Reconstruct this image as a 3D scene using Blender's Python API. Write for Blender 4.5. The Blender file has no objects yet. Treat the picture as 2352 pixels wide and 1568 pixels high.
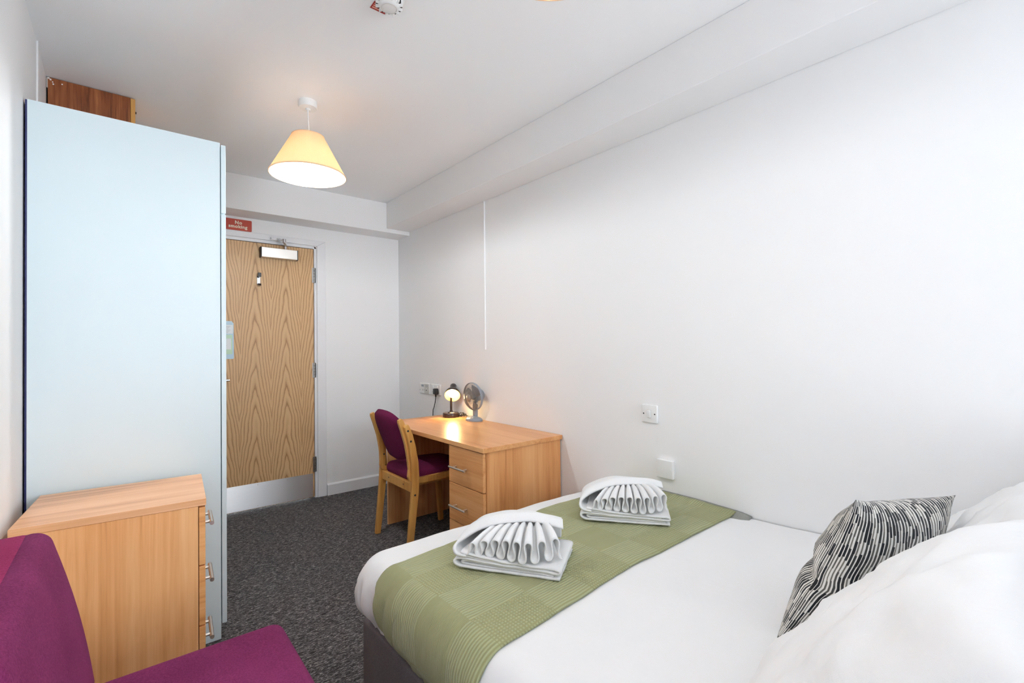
import bpy, math, random
from mathutils import Vector, Matrix, noise
from math import sin, cos, pi, radians as R
random.seed(7)
S = bpy.context.scene
C = S.collection

# ------------------------------------------------------------------ camera
def make_camera():
    yaw, pit, rol = R(39.4933), R(0.6883), R(-0.5929)
    f = Vector((sin(yaw)*cos(pit), cos(yaw)*cos(pit), sin(pit)))
    r = Vector((cos(yaw), -sin(yaw), 0)); u = r.cross(f)
    c, s = cos(rol), sin(rol)
    r2 = r*c + u*s; u2 = u*c - r*s
    cam = bpy.data.cameras.new('camera'); o = bpy.data.objects.new('camera', cam); C.objects.link(o)
    m = Matrix(((r2.x, u2.x, -f.x, 0), (r2.y, u2.y, -f.y, 0), (r2.z, u2.z, -f.z, 1.2), (0, 0, 0, 1)))
    o.matrix_world = m
    cam.sensor_width = 36; cam.lens = 16.6426; cam.clip_start = .02
    S.camera = o
make_camera()
# room measures (metres)
XL, XR, YB, YD, ZC = -.262, 1.95, -2.6, 3.987, 2.435
WIN = (.85, 1.91, .30, 2.16)          # window in the back wall: x0, x1, z0, z1

# ------------------------------------------------------------------ world, light, exposure
w = bpy.data.worlds.new('overcast_sky'); S.world = w; w.use_nodes = True
bg = w.node_tree.nodes['Background']
bg.inputs[0].default_value = (.87, .94, 1, 1); bg.inputs[1].default_value = 19.5
pl = bpy.data.lights.new('window_portal', 'AREA'); pl.shape = 'RECTANGLE'
pl.size = WIN[1]-WIN[0]; pl.size_y = WIN[3]-WIN[2]; pl.cycles.is_portal = True
po = bpy.data.objects.new('window_portal', pl); C.objects.link(po)
po.location = ((WIN[0]+WIN[1])/2, YB-.06, (WIN[2]+WIN[3])/2); po.rotation_euler = (R(90), 0, 0)
PENDANT_W, DESK_W = (24.0, 10.0), 1.2     # far and near pendant, desk lamp
S.view_settings.view_transform = 'Standard'; S.view_settings.look = 'None'
S.view_settings.gamma = 1; S.view_settings.use_curve_mapping = False
S.view_settings.exposure = 0.13
S.cycles.max_bounces = 8; S.cycles.diffuse_bounces = 7; S.cycles.glossy_bounces = 4
S.cycles.transmission_bounces = 4; S.cycles.transparent_max_bounces = 6
S.cycles.use_adaptive_sampling = True; S.cycles.adaptive_threshold = .08; S.cycles.adaptive_min_samples = 16
S.cycles.use_denoising = True
S.cycles.caustics_reflective = False; S.cycles.caustics_refractive = False
S.cycles.sample_clamp_indirect = 8

# ------------------------------------------------------------------ node helpers
class NT:
    def __init__(s, name):
        s.m = bpy.data.materials.new(name); s.m.use_nodes = True
        s.t = s.m.node_tree; s.p = s.t.nodes['Principled BSDF']; s.out = s.t.nodes['Material Output']
    def n(s, typ, **k):
        nd = s.t.nodes.new(typ)
        for a, b in k.items(): setattr(nd, a, b)
        return nd
    def put(s, sock, v):
        if isinstance(v, bpy.types.NodeSocket): s.t.links.new(v, sock)
        elif v is not None:
            if isinstance(v, (tuple, list)) and len(v) == 3 and sock.type == 'RGBA': v = (*v, 1)
            sock.default_value = v
    def math(s, op, a, b=None, c=None):
        nd = s.n('ShaderNodeMath', operation=op)
        for i, v in enumerate((a, b, c)): s.put(nd.inputs[i], v)
        return nd.outputs[0]
    def coord(s, kind='Object', scale=(1, 1, 1), rot=(0, 0, 0)):
        tc = s.n('ShaderNodeTexCoord'); mp = s.n('ShaderNodeMapping')
        s.t.links.new(tc.outputs[kind], mp.inputs[0]); mp.inputs['Scale'].default_value = scale; mp.inputs['Rotation'].default_value = rot
        return mp.outputs[0]
    def noise(s, vec, scale, detail=2, rough=.5, dist=0):
        nd = s.n('ShaderNodeTexNoise'); s.put(nd.inputs['Vector'], vec); s.put(nd.inputs['Scale'], scale)
        s.put(nd.inputs['Detail'], detail); s.put(nd.inputs['Roughness'], rough); s.put(nd.inputs['Distortion'], dist)
        return nd.outputs[0]
    def ramp(s, fac, stops):
        nd = s.n('ShaderNodeValToRGB'); e = nd.color_ramp.elements
        while len(e) < len(stops): e.new(.5)
        for i, (p, c) in enumerate(stops): e[i].position = p; e[i].color = (*c, 1) if len(c) == 3 else c
        s.put(nd.inputs[0], fac); return nd.outputs[0]
    def mix(s, fac, a, b, blend='MIX'):
        nd = s.n('ShaderNodeMix', data_type='RGBA', blend_type=blend)
        s.put(nd.inputs[0], fac); s.put(nd.inputs[6], a); s.put(nd.inputs[7], b); return nd.outputs[2]
    def sep(s, vec):
        nd = s.n('ShaderNodeSeparateXYZ'); s.put(nd.inputs[0], vec); return nd.outputs
    def comb(s, x, y, z):
        nd = s.n('ShaderNodeCombineXYZ')
        for i, v in enumerate((x, y, z)): s.put(nd.inputs[i], v)
        return nd.outputs[0]
    def bump(s, h, strength=.3, dist=.002):
        nd = s.n('ShaderNodeBump'); s.put(nd.inputs['Strength'], strength); s.put(nd.inputs['Distance'], dist)
        s.put(nd.inputs['Height'], h); s.t.links.new(nd.outputs[0], s.p.inputs['Normal'])
    def done(s, color=None, rough=.5, metal=0, spec=None, sheen=None):
        s.put(s.p.inputs['Base Color'], color); s.put(s.p.inputs['Roughness'], rough); s.put(s.p.inputs['Metallic'], metal)
        if spec is not None: s.p.inputs['Specular IOR Level'].default_value = spec
        if sheen: s.p.inputs['Sheen Weight'].default_value = sheen
        return s.m

def plain(name, col, rough=.5, metal=0, spec=None, var=.04, scale=40):
    """one colour with a faint noise so that nothing is dead flat"""
    t = NT(name); v = t.coord()
    n = t.noise(v, scale, 3)
    c = t.mix(n, tuple(min(1, x*(1-var)) for x in col), tuple(min(1, x*(1+var)) for x in col))
    return t.done(c, rough, metal, spec)

def paint(name, col, bump=.12):
    t = NT(name); v = t.coord()
    big = t.noise(v, 1.6, 3); fine = t.noise(v, 120, 3); mid = t.noise(v, 9, 5, .65)
    c = t.mix(big, tuple(x*.975 for x in col), col)
    h = t.math('ADD', t.math('MULTIPLY', fine, .25), t.math('MULTIPLY', mid, .9))
    t.bump(h, bump, .006)
    return t.done(c, .62, 0, .3)

def beech(name, axis, tint=(1, 1, 1), rough=.38):
    """beech laminate; grain along axis 0/1/2 of the object"""
    t = NT(name)
    sc = [26, 26, 26]; sc[axis] = 1.1
    v = t.coord(scale=sc)
    sc2 = [150, 150, 150]; sc2[axis] = 4.0
    v2 = t.coord(scale=sc2)
    a = t.noise(v, 1.0, 4, .6, .7); b = t.noise(v2, 1.0, 3, .6)
    sc3 = [7, 7, 7]; sc3[axis] = .7
    d = t.noise(t.coord(scale=sc3), 1.0, 2, .5, 1.2)
    f = t.math('ADD', t.math('MULTIPLY', a, .5), t.math('ADD', t.math('MULTIPLY', b, .22), t.math('MULTIPLY', d, .28)))
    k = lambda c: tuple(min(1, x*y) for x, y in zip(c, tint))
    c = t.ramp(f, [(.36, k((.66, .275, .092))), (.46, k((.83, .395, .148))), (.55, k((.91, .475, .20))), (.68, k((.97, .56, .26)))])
    t.bump(f, .05, .001)
    return t.done(c, rough, 0, .45)

def oak_veneer():
    t = NT('oak_veneer')
    x, y, z = t.sep(t.coord())
    xn = t.math('ADD', x, t.math('MULTIPLY', t.math('SUBTRACT', t.noise(t.coord(scale=(2, 1, 1.1)), 2.2, 2), .5), .05))
    fr = t.math('FRACT', t.math('DIVIDE', t.math('ADD', xn, 10.026), .2155))
    xl = t.math('ABSOLUTE', t.math('SUBTRACT', fr, .5))             # 0 at flitch centre, .5 at the joint
    mir = t.math('PINGPONG', t.math('ADD', xn, 10.026), .2155)
    w1 = t.noise(t.comb(t.math('MULTIPLY', mir, 4), 0, t.math('MULTIPLY', z, 2.3)), 1.0, 2, .55)
    w2 = t.noise(t.comb(t.math('MULTIPLY', x, 55), 0, t.math('MULTIPLY', z, 14)), 1.0, 3, .65)
    w3 = t.noise(t.comb(t.math('MULTIPLY', mir, 22), 0, t.math('MULTIPLY', z, 5)), 1.0, 2, .5)
    cus = t.math('POWER', t.math('MULTIPLY', xl, 2), 1.35)
    f = t.math('ADD', t.math('MULTIPLY', z, 2.9), t.math('MULTIPLY', cus, 2.5))
    f = t.math('ADD', f, t.math('MULTIPLY', w1, 1.5)); f = t.math('ADD', f, t.math('MULTIPLY', w2, .16)); f = t.math('ADD', f, t.math('MULTIPLY', w3, .30))
    ring = t.math('FRACT', t.math('MULTIPLY', f, 1.9))
    pores = t.noise(t.comb(t.math('MULTIPLY', x, 420), 0, t.math('MULTIPLY', z, 22)), 1.0, 2, .6)
    c = t.ramp(ring, [(0, (.33, .170, .068)), (.07, (.36, .190, .080)), (.22, (.60, .372, .185)), (.60, (.70, .46, .245)), (.90, (.66, .415, .21)), (1, (.40, .215, .09))])
    c = t.mix(t.math('MULTIPLY', pores, .42), c, (.50, .29, .125), 'MIX')
    t.bump(pores, .08, .001)
    return t.done(c, .42, 0, .4)

def carpet_mat():
    t = NT('carpet_loops')
    v = t.coord(scale=(44, 205, 60), rot=(0, 0, R(-5)))
    a = t.noise(v, 1.0, 3, .7, .9)
    b = t.noise(t.coord(scale=(130, 330, 60), rot=(0, 0, R(10))), 1.0, 2, .6, .4)
    big = t.noise(t.coord(), 2.2, 3)
    f = t.math('ADD', t.math('MULTIPLY', a, .66), t.math('MULTIPLY', b, .34))
    c = t.ramp(f, [(.40, (.014, .013, .015)), (.48, (.060, .056, .060)), (.55, (.17, .16, .165)), (.64, (.56, .53, .52))])
    c = t.mix(t.math('MULTIPLY', big, .22), c, (.15, .13, .12), 'MIX')
    t.bump(f, .7, .006)
    return t.done(c, .95, 0, .1)

def fabric(name, c0, c1, weave=700, bump=.3, sheen=0):
    t = NT(name); v = t.coord()
    a = t.noise(v, 260, 3, .7); b = t.noise(v, 6, 3)
    f = t.math('ADD', t.math('MULTIPLY', a, .65), t.math('MULTIPLY', b, .35))
    c = t.ramp(f, [(.35, c0), (.65, c1)])
    t.bump(t.noise(v, weave, 2), bump, .002)
    return t.done(c, .9, 0, .15, sheen)

def metal(name, col, rough=.28):
    t = NT(name); n = t.noise(t.coord(scale=(4, 4, 120)), 6, 3)
    t.bump(n, .03, .0005)
    return t.done(t.mix(n, tuple(x*.93 for x in col), col), rough, 1)

def brushed_plate():
    t = NT('brushed_steel'); v = t.coord()
    n = t.noise(t.coord(scale=(2, 2, 160)), 5, 3); spots = t.noise(v, 70, 4, .7)
    c = t.mix(n, (.78, .78, .79), (.90, .90, .91))
    c = t.mix(t.math('GREATER_THAN', spots, .72), c, (.35, .34, .33))
    tg_ = t.n('ShaderNodeTangent', direction_type='RADIAL', axis='Z'); t.t.links.new(tg_.outputs[0], t.p.inputs['Tangent'])
    t.p.inputs['Anisotropic'].default_value = .95; t.p.inputs['Anisotropic Rotation'].default_value = .25
    return t.done(c, .38, 1)

def emit(name, col, strength):
    t = NT(name); t.put(t.p.inputs['Base Color'], (.9, .9, .9)); t.put(t.p.inputs['Emission Color'], col)
    t.p.inputs['Emission Strength'].default_value = strength; return t.m

def shade_mat():
    t = NT('cream_shade'); n = t.noise(t.coord(scale=(1, 1, 1)), 300, 2)
    c = t.mix(n, (.88, .68, .45), (.92, .73, .51))
    d = t.n('ShaderNodeBsdfDiffuse'); tr = t.n('ShaderNodeBsdfTranslucent'); mx = t.n('ShaderNodeMixShader')
    t.put(d.inputs[0], c); t.put(tr.inputs[0], c); mx.inputs[0].default_value = .26
    t.t.links.new(d.outputs[0], mx.inputs[1]); t.t.links.new(tr.outputs[0], mx.inputs[2]); t.t.links.new(mx.outputs[0], t.out.inputs[0])
    return t.m

def glass_pane():
    t = NT('window_glass'); tr = t.n('ShaderNodeBsdfTransparent'); gl = t.n('ShaderNodeBsdfGlossy'); mx = t.n('ShaderNodeMixShader')
    gl.inputs['Roughness'].default_value = .02; mx.inputs[0].default_value = .06
    t.t.links.new(tr.outputs[0], mx.inputs[1]); t.t.links.new(gl.outputs[0], mx.inputs[2]); t.t.links.new(mx.outputs[0], t.out.inputs[0])
    return t.m

def linen(name, col=(.81, .81, .815), wrinkle=.25):
    t = NT(name); v = t.coord()
    a = t.noise(t.coord(scale=(1, 1, 1)), 7, 4, .55, .6); b = t.noise(v, 900, 2)
    t.bump(t.math('ADD', t.math('MULTIPLY', a, 1.0), t.math('MULTIPLY', b, .04)), wrinkle, .02)
    return t.done(t.mix(a, tuple(x*.985 for x in col), col), .85, 0, .2, .1)

def terry():
    t = NT('white_terry'); v = t.coord(); n = t.noise(v, 420, 3, .7)
    t.bump(n, .55, .004)
    return t.done(t.mix(n, (.82, .82, .825), (.90, .90, .90)), .95, 0, .1, .3)

def runner_mat():
    """waffle woven throw: UV in metres (u across the bed, v along it)"""
    t = NT('green_waffle'); u, v, _ = t.sep(t.coord('UV'))
    def wv(x, per): return t.math('ADD', t.math('MULTIPLY', t.math('SINE', t.math('MULTIPLY', x, 2*pi/per)), .5), .5)
    wob = t.math('MULTIPLY', t.math('SUBTRACT', t.noise(t.coord('UV'), 5, 2), .5), .010)
    u2 = t.math('ADD', u, wob); v2 = t.math('ADD', v, wob)
    ribs = wv(v2, .0098); cross = wv(u2, .0098); fine = wv(v2, .0050)
    waffle = t.math('MULTIPLY', ribs, cross)
    bu = t.math('GREATER_THAN', t.math('SINE', t.math('MULTIPLY', t.math('ADD', u, .07), 2*pi/.36)), -.15)     # blocks of weave
    bv = t.math('GREATER_THAN', t.math('SINE', t.math('MULTIPLY', t.math('ADD', v, .02), 2*pi/.30)), .05)
    h1 = t.mix(bu, t.math('MULTIPLY', fine, .35), ribs)
    h = t.mix(bv, h1, t.mix(bu, ribs, waffle))
    c = t.mix(h, (.285, .288, .140), (.425, .450, .262))
    pat = t.noise(t.coord('UV'), 5, 3)
    c = t.mix(t.math('MULTIPLY', pat, .35), c, (.34, .335, .17))
    t.bump(h, .5, .004)
    return t.done(c, .9, 0, .15, .15)

def cushion_mat():
    """broken black strokes on off-white, UV space"""
    t = NT('stroke_print'); u, v, _ = t.sep(t.coord('UV'))
    wob = t.math('MULTIPLY', t.math('SUBTRACT', t.noise(t.coord('UV'), 4, 2), .5), .02)
    u2 = t.math('ADD', u, wob)
    col = t.math('FLOOR', t.math('MULTIPLY', u2, 50))
    row = t.math('ADD', t.math('MULTIPLY', v, 17), t.math('MULTIPLY', t.noise(t.comb(t.math('MULTIPLY', col, .13), 0, 0), 1.0, 2), 6))
    wn = t.n('ShaderNodeTexWhiteNoise', noise_dimensions='2D'); t.put(wn.inputs[0], t.comb(col, t.math('FLOOR', row), 0))
    tone = wn.outputs[0]
    fr = t.math('FRACT', t.math('MULTIPLY', u2, 50))
    width = t.math('ADD', t.math('MULTIPLY', tone, .50), .36)
    line = t.math('LESS_THAN', fr, width)
    dark = t.ramp(tone, [(0, (.26, .245, .21)), (.35, (.115, .11, .10)), (.7, (.018, .02, .026)), (1, (.03, .03, .03))])
    c = t.mix(line, (.80, .78, .74), dark)
    t.bump(t.noise(t.coord('UV'), 12, 3), .25, .01)
    return t.done(c, .8, 0, .2, .1)

def mahogany():
    t = NT('mahogany'); v = t.coord(scale=(28, 28, 1.3)); n = t.noise(v, 1, 4, .6, 1.0); g = t.noise(t.coord(scale=(220, 220, 9)), 1, 2)
    f = t.math('ADD', t.math('MULTIPLY', n, .75), t.math('MULTIPLY', g, .25))
    c = t.ramp(f, [(.35, (.14, .038, .014)), (.5, (.30, .09, .03)), (.68, (.45, .16, .055))])
    return t.done(c, .35, 0, .4)

M = dict(
    wall=paint('wall_paint', (.86, .86, .865)), ceil=paint('ceiling_paint', (.935, .945, .96), .08),
    gloss=plain('white_gloss', (.80, .80, .82), .35, var=.02), carpet=carpet_mat(), oak=oak_veneer(),
    bv=beech('beech_upright', 2), bx=beech('beech_across', 0), by=beech('beech_along', 1),
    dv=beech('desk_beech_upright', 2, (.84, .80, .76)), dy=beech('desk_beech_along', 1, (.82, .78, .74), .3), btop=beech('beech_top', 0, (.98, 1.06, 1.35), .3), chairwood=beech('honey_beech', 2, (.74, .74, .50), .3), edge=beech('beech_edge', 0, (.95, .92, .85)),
    blue=plain('pale_blue_board', (.715, .825, .865), .42, var=.015, scale=3), navy=plain('navy_edge', (.02, .025, .12), .5),
    dark=plain('dark_gap', (.03, .03, .03), .7), hinge=metal('dull_steel', (.42, .41, .40), .35), reflector=plain('glow_tinted_reflector', (.92, .66, .26), .4), steel=metal('satin_steel', (.80, .76, .72), .3), chrome=metal('chrome', (.75, .75, .76), .12),  # amber in the reflector colour stands in for the lamp's orange glow
    plate=brushed_plate(), black=plain('black_plastic', (.025, .025, .027), .35), brown=plain('brown_plastic', (.045, .03, .028), .22),
    purple=fabric('purple_wool', (.135, .014, .066), (.235, .034, .125)), magenta=fabric('magenta_wool', (.23, .016, .075), (.33, .035, .125)),
    shaded_purple=fabric('shaded_purple_wool', (.105, .007, .040), (.165, .018, .068)),  # same purple wool for the desk chair, its lower light mixed into the colour
    white=plain('white_plastic', (.82, .82, .82), .3, var=.015), grey=plain('grey_plastic', (.27, .31, .36), .3), ivory=plain('ivory_plastic', (.62, .61, .57), .4),
    slate=fabric('slate_velvet', (.13, .112, .12), (.20, .18, .19), 500, .2), lining=fabric('grey_lining', (.25, .255, .235), (.33, .335, .31)),
    linen=linen('white_linen'), pillow=linen('white_pillowcase', wrinkle=.4), terry=terry(), runner=runner_mat(), cushion=cushion_mat(),
    red=plain('sign_red', (.50, .055, .025), .45), cream=plain('sign_cream', (.85, .78, .62), .5), redtag=plain('tag_red', (.42, .025, .015), .4), pink=plain('tag_print', (.80, .42, .33), .5),
    paper=plain('notice_paper', (.80, .83, .84), .5), paperblue=plain('notice_blue', (.50, .68, .80), .5), papergreen=plain('notice_green', (.55, .74, .55), .5), ink=plain('notice_ink', (.48, .50, .53), .6),
    mahogany=mahogany(), shade=shade_mat(), glass=glass_pane(), bulb=emit('warm_bulb', (1, .82, .58), 18), lampbulb=emit('desk_bulb', (1, .76, .38), 14),
    smoke=plain('smoked_grille', (.30, .27, .24), .35), blade=plain('fan_blade', (.20, .22, .25), .3),
)
sm = M['smoke']

# ------------------------------------------------------------------ mesh helpers
ORG = {}
class MB:
    def __init__(s): s.v = []; s.f = []; s.uv = None
    def add(s, vs, fs):
        b = len(s.v); s.v += [tuple(x) for x in vs]; s.f += [tuple(i+b for i in f) for f in fs]; return s
    def box(s, x0, y0, z0, x1, y1, z1):
        x0, x1 = sorted((x0, x1)); y0, y1 = sorted((y0, y1)); z0, z1 = sorted((z0, z1))
        return s.add([(x0,y0,z0),(x1,y0,z0),(x1,y1,z0),(x0,y1,z0),(x0,y0,z1),(x1,y0,z1),(x1,y1,z1),(x0,y1,z1)],
                     [(3,2,1,0),(4,5,6,7),(0,1,5,4),(1,2,6,5),(2,3,7,6),(3,0,4,7)])
    def cyl(s, p0, p1, r0, r1=None, n=20):
        return s.lathe([(0, 0), (r0, 0), (r1 if r1 is not None else r0, 1), (0, 1)], n, p0, p1)
    def lathe(s, prof, n=28, p0=(0,0,0), p1=None):
        """profile of (radius, t): t in metres along +z from p0, or 0..1 between p0 and p1"""
        p0 = Vector(p0); ax = Vector((0,0,1)) if p1 is None else (Vector(p1)-p0)
        L = 1 if p1 is None else ax.length; z = ax.normalized()
        x = z.orthogonal().normalized(); y = z.cross(x)
        vs, fs, rings = [], [], []
        for r, t in prof:
            if r < 1e-7: rings.append([len(vs)]); vs.append(p0+z*(t*L))
            else:
                rings.append(list(range(len(vs), len(vs)+n)))
                vs += [p0+z*(t*L)+x*(r*cos(2*pi*i/n))+y*(r*sin(2*pi*i/n)) for i in range(n)]
        for a, b in zip(rings, rings[1:]):
            if len(a) == 1 and len(b) == 1: continue
            for i in range(n):
                j = (i+1) % n
                if len(a) == 1: fs.append((a[0], b[j], b[i]))
                elif len(b) == 1: fs.append((a[i], a[j], b[0]))
                else: fs.append((a[i], a[j], b[j], b[i]))
        return s.add(vs, fs)
    def tube(s, pts, r, n=8):
        pts = [Vector(p) for p in pts]; vs, fs = [], []
        t0 = (pts[1]-pts[0]).normalized(); x = t0.orthogonal().normalized()
        for i, p in enumerate(pts):
            t = (pts[min(i+1, len(pts)-1)]-pts[max(i-1, 0)]).normalized()
            x = (x-t*x.dot(t)).normalized(); y = t.cross(x)
            vs += [p+x*(r*cos(2*pi*k/n))+y*(r*sin(2*pi*k/n)) for k in range(n)]
        for i in range(len(pts)-1):
            for k in range(n):
                a, b = i*n+k, i*n+(k+1) % n; fs.append((a, b, b+n, a+n))
        fs.append(tuple(range(n))[::-1]); fs.append(tuple(range((len(pts)-1)*n, len(pts)*n)))
        return s.add(vs, fs)
    def strip(s, pts, wid, y0, y1):
        """bentwood: path of (x, z[, width]) swept with a rectangle, flat between y0 and y1"""
        vs, fs = [], []; m = len(pts)
        for i, p in enumerate(pts):
            a, b = pts[max(i-1, 0)], pts[min(i+1, m-1)]
            dx, dz = b[0]-a[0], b[1]-a[1]; L = math.hypot(dx, dz); nx, nz = -dz/L, dx/L
            h = (p[2] if len(p) > 2 else wid)/2
            vs += [(p[0]+nx*h, y0, p[1]+nz*h), (p[0]+nx*h, y1, p[1]+nz*h), (p[0]-nx*h, y1, p[1]-nz*h), (p[0]-nx*h, y0, p[1]-nz*h)]
        for i in range(m-1):
            for k in range(4): a, b = i*4+k, i*4+(k+1) % 4; fs.append((a, b, b+4, a+4))
        fs.append((3,2,1,0)); fs.append(tuple((m-1)*4+k for k in range(4)))
        return s.add(vs, fs)
    def prism(s, poly, z0, z1, fn=lambda x, y, z: (x, y, z)):
        n = len(poly); vs = [fn(x, y, z0) for x, y in poly]+[fn(x, y, z1) for x, y in poly]
        return s.add(vs, [tuple(range(n))[::-1], tuple(range(n, 2*n))]+[(i, (i+1) % n, (i+1) % n+n, i+n) for i in range(n)])
    def grid(s, fn, nu, nv, closed=False, uvfn=None):
        """fn(a, b) with a, b in 0..1; uvfn gives the UV"""
        base = len(s.v); vs, fs, uv = [], [], []
        for j in range(nv+1):
            for i in range(nu+1 if not closed else nu):
                vs.append(fn(i/nu, j/nv)); uv.append(uvfn(i/nu, j/nv) if uvfn else (i/nu, j/nv))
        m = nu+1 if not closed else nu
        for j in range(nv):
            for i in range(nu):
                k = (i+1) % m; fs.append((j*m+i, j*m+k, (j+1)*m+k, (j+1)*m+i))
        if s.uv is None: s.uv = [(0, 0)]*base
        s.add(vs, fs); s.uv += uv; return s
    def map(s, fn): s.v = [tuple(fn(*p)) for p in s.v]; return s
    def build(s, name, mat, parent=None, smooth=False, bevel=0, subsurf=0, solid=0, org=None, world=False, angle=40, offset=0):
        o_ = Vector(org) if org is not None else (ORG.get(parent.name, Vector((0,0,0))) if (parent is not None and world) else Vector((0,0,0)))
        me = bpy.data.meshes.new(name); me.from_pydata([tuple(Vector(p)-o_) for p in s.v], [], s.f)
        if s.uv:
            ul = me.uv_layers.new(name='UVMap'); uvs = s.uv+[(0, 0)]*(len(s.v)-len(s.uv))
            for l in me.loops: ul.data[l.index].uv = uvs[l.vertex_index]
        me.update(); me.materials.append(mat)
        o = bpy.data.objects.new(name, me); C.objects.link(o)
        if smooth: me.polygons.foreach_set('use_smooth', [True]*len(me.polygons))
        if parent is not None: o.parent = parent; ORG[o.name] = ORG.get(parent.name, Vector((0,0,0)))
        elif org is not None: o.location = o_; ORG[o.name] = o_
        if solid: md = o.modifiers.new('thick', 'SOLIDIFY'); md.thickness = solid; md.offset = offset
        if bevel: md = o.modifiers.new('bevel', 'BEVEL'); md.width = bevel; md.segments = 2; md.limit_method = 'ANGLE'; md.angle_limit = R(35)
        if subsurf: md = o.modifiers.new('sub', 'SUBSURF'); md.levels = md.render_levels = subsurf
        if smooth and angle: 
            try: me.set_sharp_from_angle(angle=R(angle))
            except Exception: pass
        return o
def B(*a): return MB().box(*a)
def thing(name, label, cat, loc=(0,0,0), rz=0, group=None, kind=None):
    o = bpy.data.objects.new(name, None); C.objects.link(o); o.empty_display_size = .05
    o.location = loc; o.rotation_euler = (0, 0, rz); ORG[o.name] = Vector(loc)
    return tag(o, label, cat, group, kind)
def tag(o, label=None, cat=None, group=None, kind=None):
    if label: o['label'] = label
    if cat: o['category'] = cat
    if group: o['group'] = group
    if kind: o['kind'] = kind
    return o
def struct(name, mb, mat, label, org=(0,0,0), **k):
    return tag(mb.build(name, mat, org=org, **k), label, kind='structure')
def copy_tree(o, parent=None):
    c = o.copy(); C.objects.link(c); c.parent = parent
    for ch in list(o.children): copy_tree(ch, c)
    return c
def smooth01(x): x = max(0, min(1, x)); return x*x*(3-2*x)
def lerp(a, b, t): return a+(b-a)*t
def text_mesh(body, size, name, mat, parent, mtx, bold=0, extrude=.0004, spacing=1.0, line=.9):
    cu = bpy.data.curves.new(name, 'FONT'); cu.body = body; cu.size = size; cu.align_x = 'CENTER'; cu.offset = bold
    cu.extrude = extrude; cu.space_character = spacing; cu.space_line = line; cu.resolution_u = 3
    tmp = bpy.data.objects.new('tmp', cu); C.objects.link(tmp)
    dg = bpy.context.evaluated_depsgraph_get(); me = bpy.data.meshes.new_from_object(tmp.evaluated_get(dg))
    bpy.data.objects.remove(tmp); bpy.data.curves.remove(cu)
    me.name = name; me.transform(mtx); me.materials.clear(); me.materials.append(mat)
    o = bpy.data.objects.new(name, me); C.objects.link(o); o.parent = parent; return o

# ================================================================== THE ROOM
T = .10
struct('floor', B(XL-T, YB-T, -.06, XR+T, YD+T+.15, 0), M['carpet'], 'dark grey flecked loop carpet over the whole floor')
struct('ceiling', B(XL-T, YB-T, ZC, XR+T, YD+T, ZC+.1), M['ceil'], 'flat white painted ceiling')
struct('wall_left', B(XL-T, YB-T, 0, XL, YD+T, ZC), M['wall'], 'white painted wall behind the wardrobe and chest')
struct('wall_right', B(XR, YB-T, 0, XR+T, YD+T, ZC), M['wall'], 'long white plastered wall beside bed and desk')
DX0, DX1, DZ = .345, 1.222, 2.034        # door opening
struct('wall_far', B(XL, YD, 0, DX0, YD+T, ZC).box(DX1, YD, 0, XR, YD+T, ZC).box(DX0, YD, DZ, DX1, YD+T, ZC), M['wall'], 'white end wall around the oak door')
x0, x1, z0, z1 = WIN
struct('wall_back', B(XL, YB-T, 0, XR, YB, z0).box(XL, YB-T, z1, XR, YB, ZC).box(XL, YB-T, z0, x0, YB, z1).box(x1, YB-T, z0, XR, YB, z1), M['wall'], 'white window wall at the head of the bed')
struct('trim_1', B(1.735, YB, 2.218, XR, 3.766, ZC), M['wall'], 'boxed white beam running under the ceiling along the bed wall', bevel=.004)
struct('trim_2', B(XL, 3.766, 2.187, XR, YD, ZC), M['wall'], 'white boxed bulkhead above the door wall', bevel=.003)
struct('baseboard_far', MB().prism([(YD-.016, 0), (YD, 0), (YD, .095), (YD-.006, .095), (YD-.016, .084)], DX1+.078, XR, lambda y, z, x: (x, y, z)), M['gloss'], 'white skirting board on the door wall')
struct('baseboard_right', MB().prism([(XR-.016, 0), (XR, 0), (XR, .095), (XR-.006, .095), (XR-.016, .084)], YB, YD-.016, lambda x, z, y: (x, y, z)), M['gloss'], 'white skirting board behind bed and desk')
struct('baseboard_left', MB().prism([(XL+.004, 0), (XL, 0), (XL, .095), (XL+.004, .095)], YB, 2.30, lambda x, z, y: (x, y, z)), M['gloss'], 'white skirting board along the chest wall')
# window in the back wall (behind the camera; gives the daylight)
wn = thing('window_1', 'wide white framed window behind the bed head', None, ((x0+x1)/2, YB, z0), kind='structure')
fr = MB()
for a, b, c, d in ((x0, z0, x1, z0+.05), (x0, z1-.05, x1, z1), (x0, z0, x0+.05, z1), (x1-.05, z0, x1, z1), ((x0+x1)/2-.03, z0, (x0+x1)/2+.03, z1)):
    fr.box(a, YB-.09, b, c, YB-.03, d)
fr.build('window_frame', M['gloss'], wn, world=True, bevel=.003)
for a, b in ((x0+.05, (x0+x1)/2-.03), ((x0+x1)/2+.03, x1-.05)):
    B(a, YB-.064, z0+.05, b, YB-.060, z1-.05).build('pane', M['glass'], wn, world=True)
B(x0-.03, YB-.03, z0-.03, x1+.03, YB+.06, z0).build('window_sill', M['gloss'], wn, world=True, bevel=.004)

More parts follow.
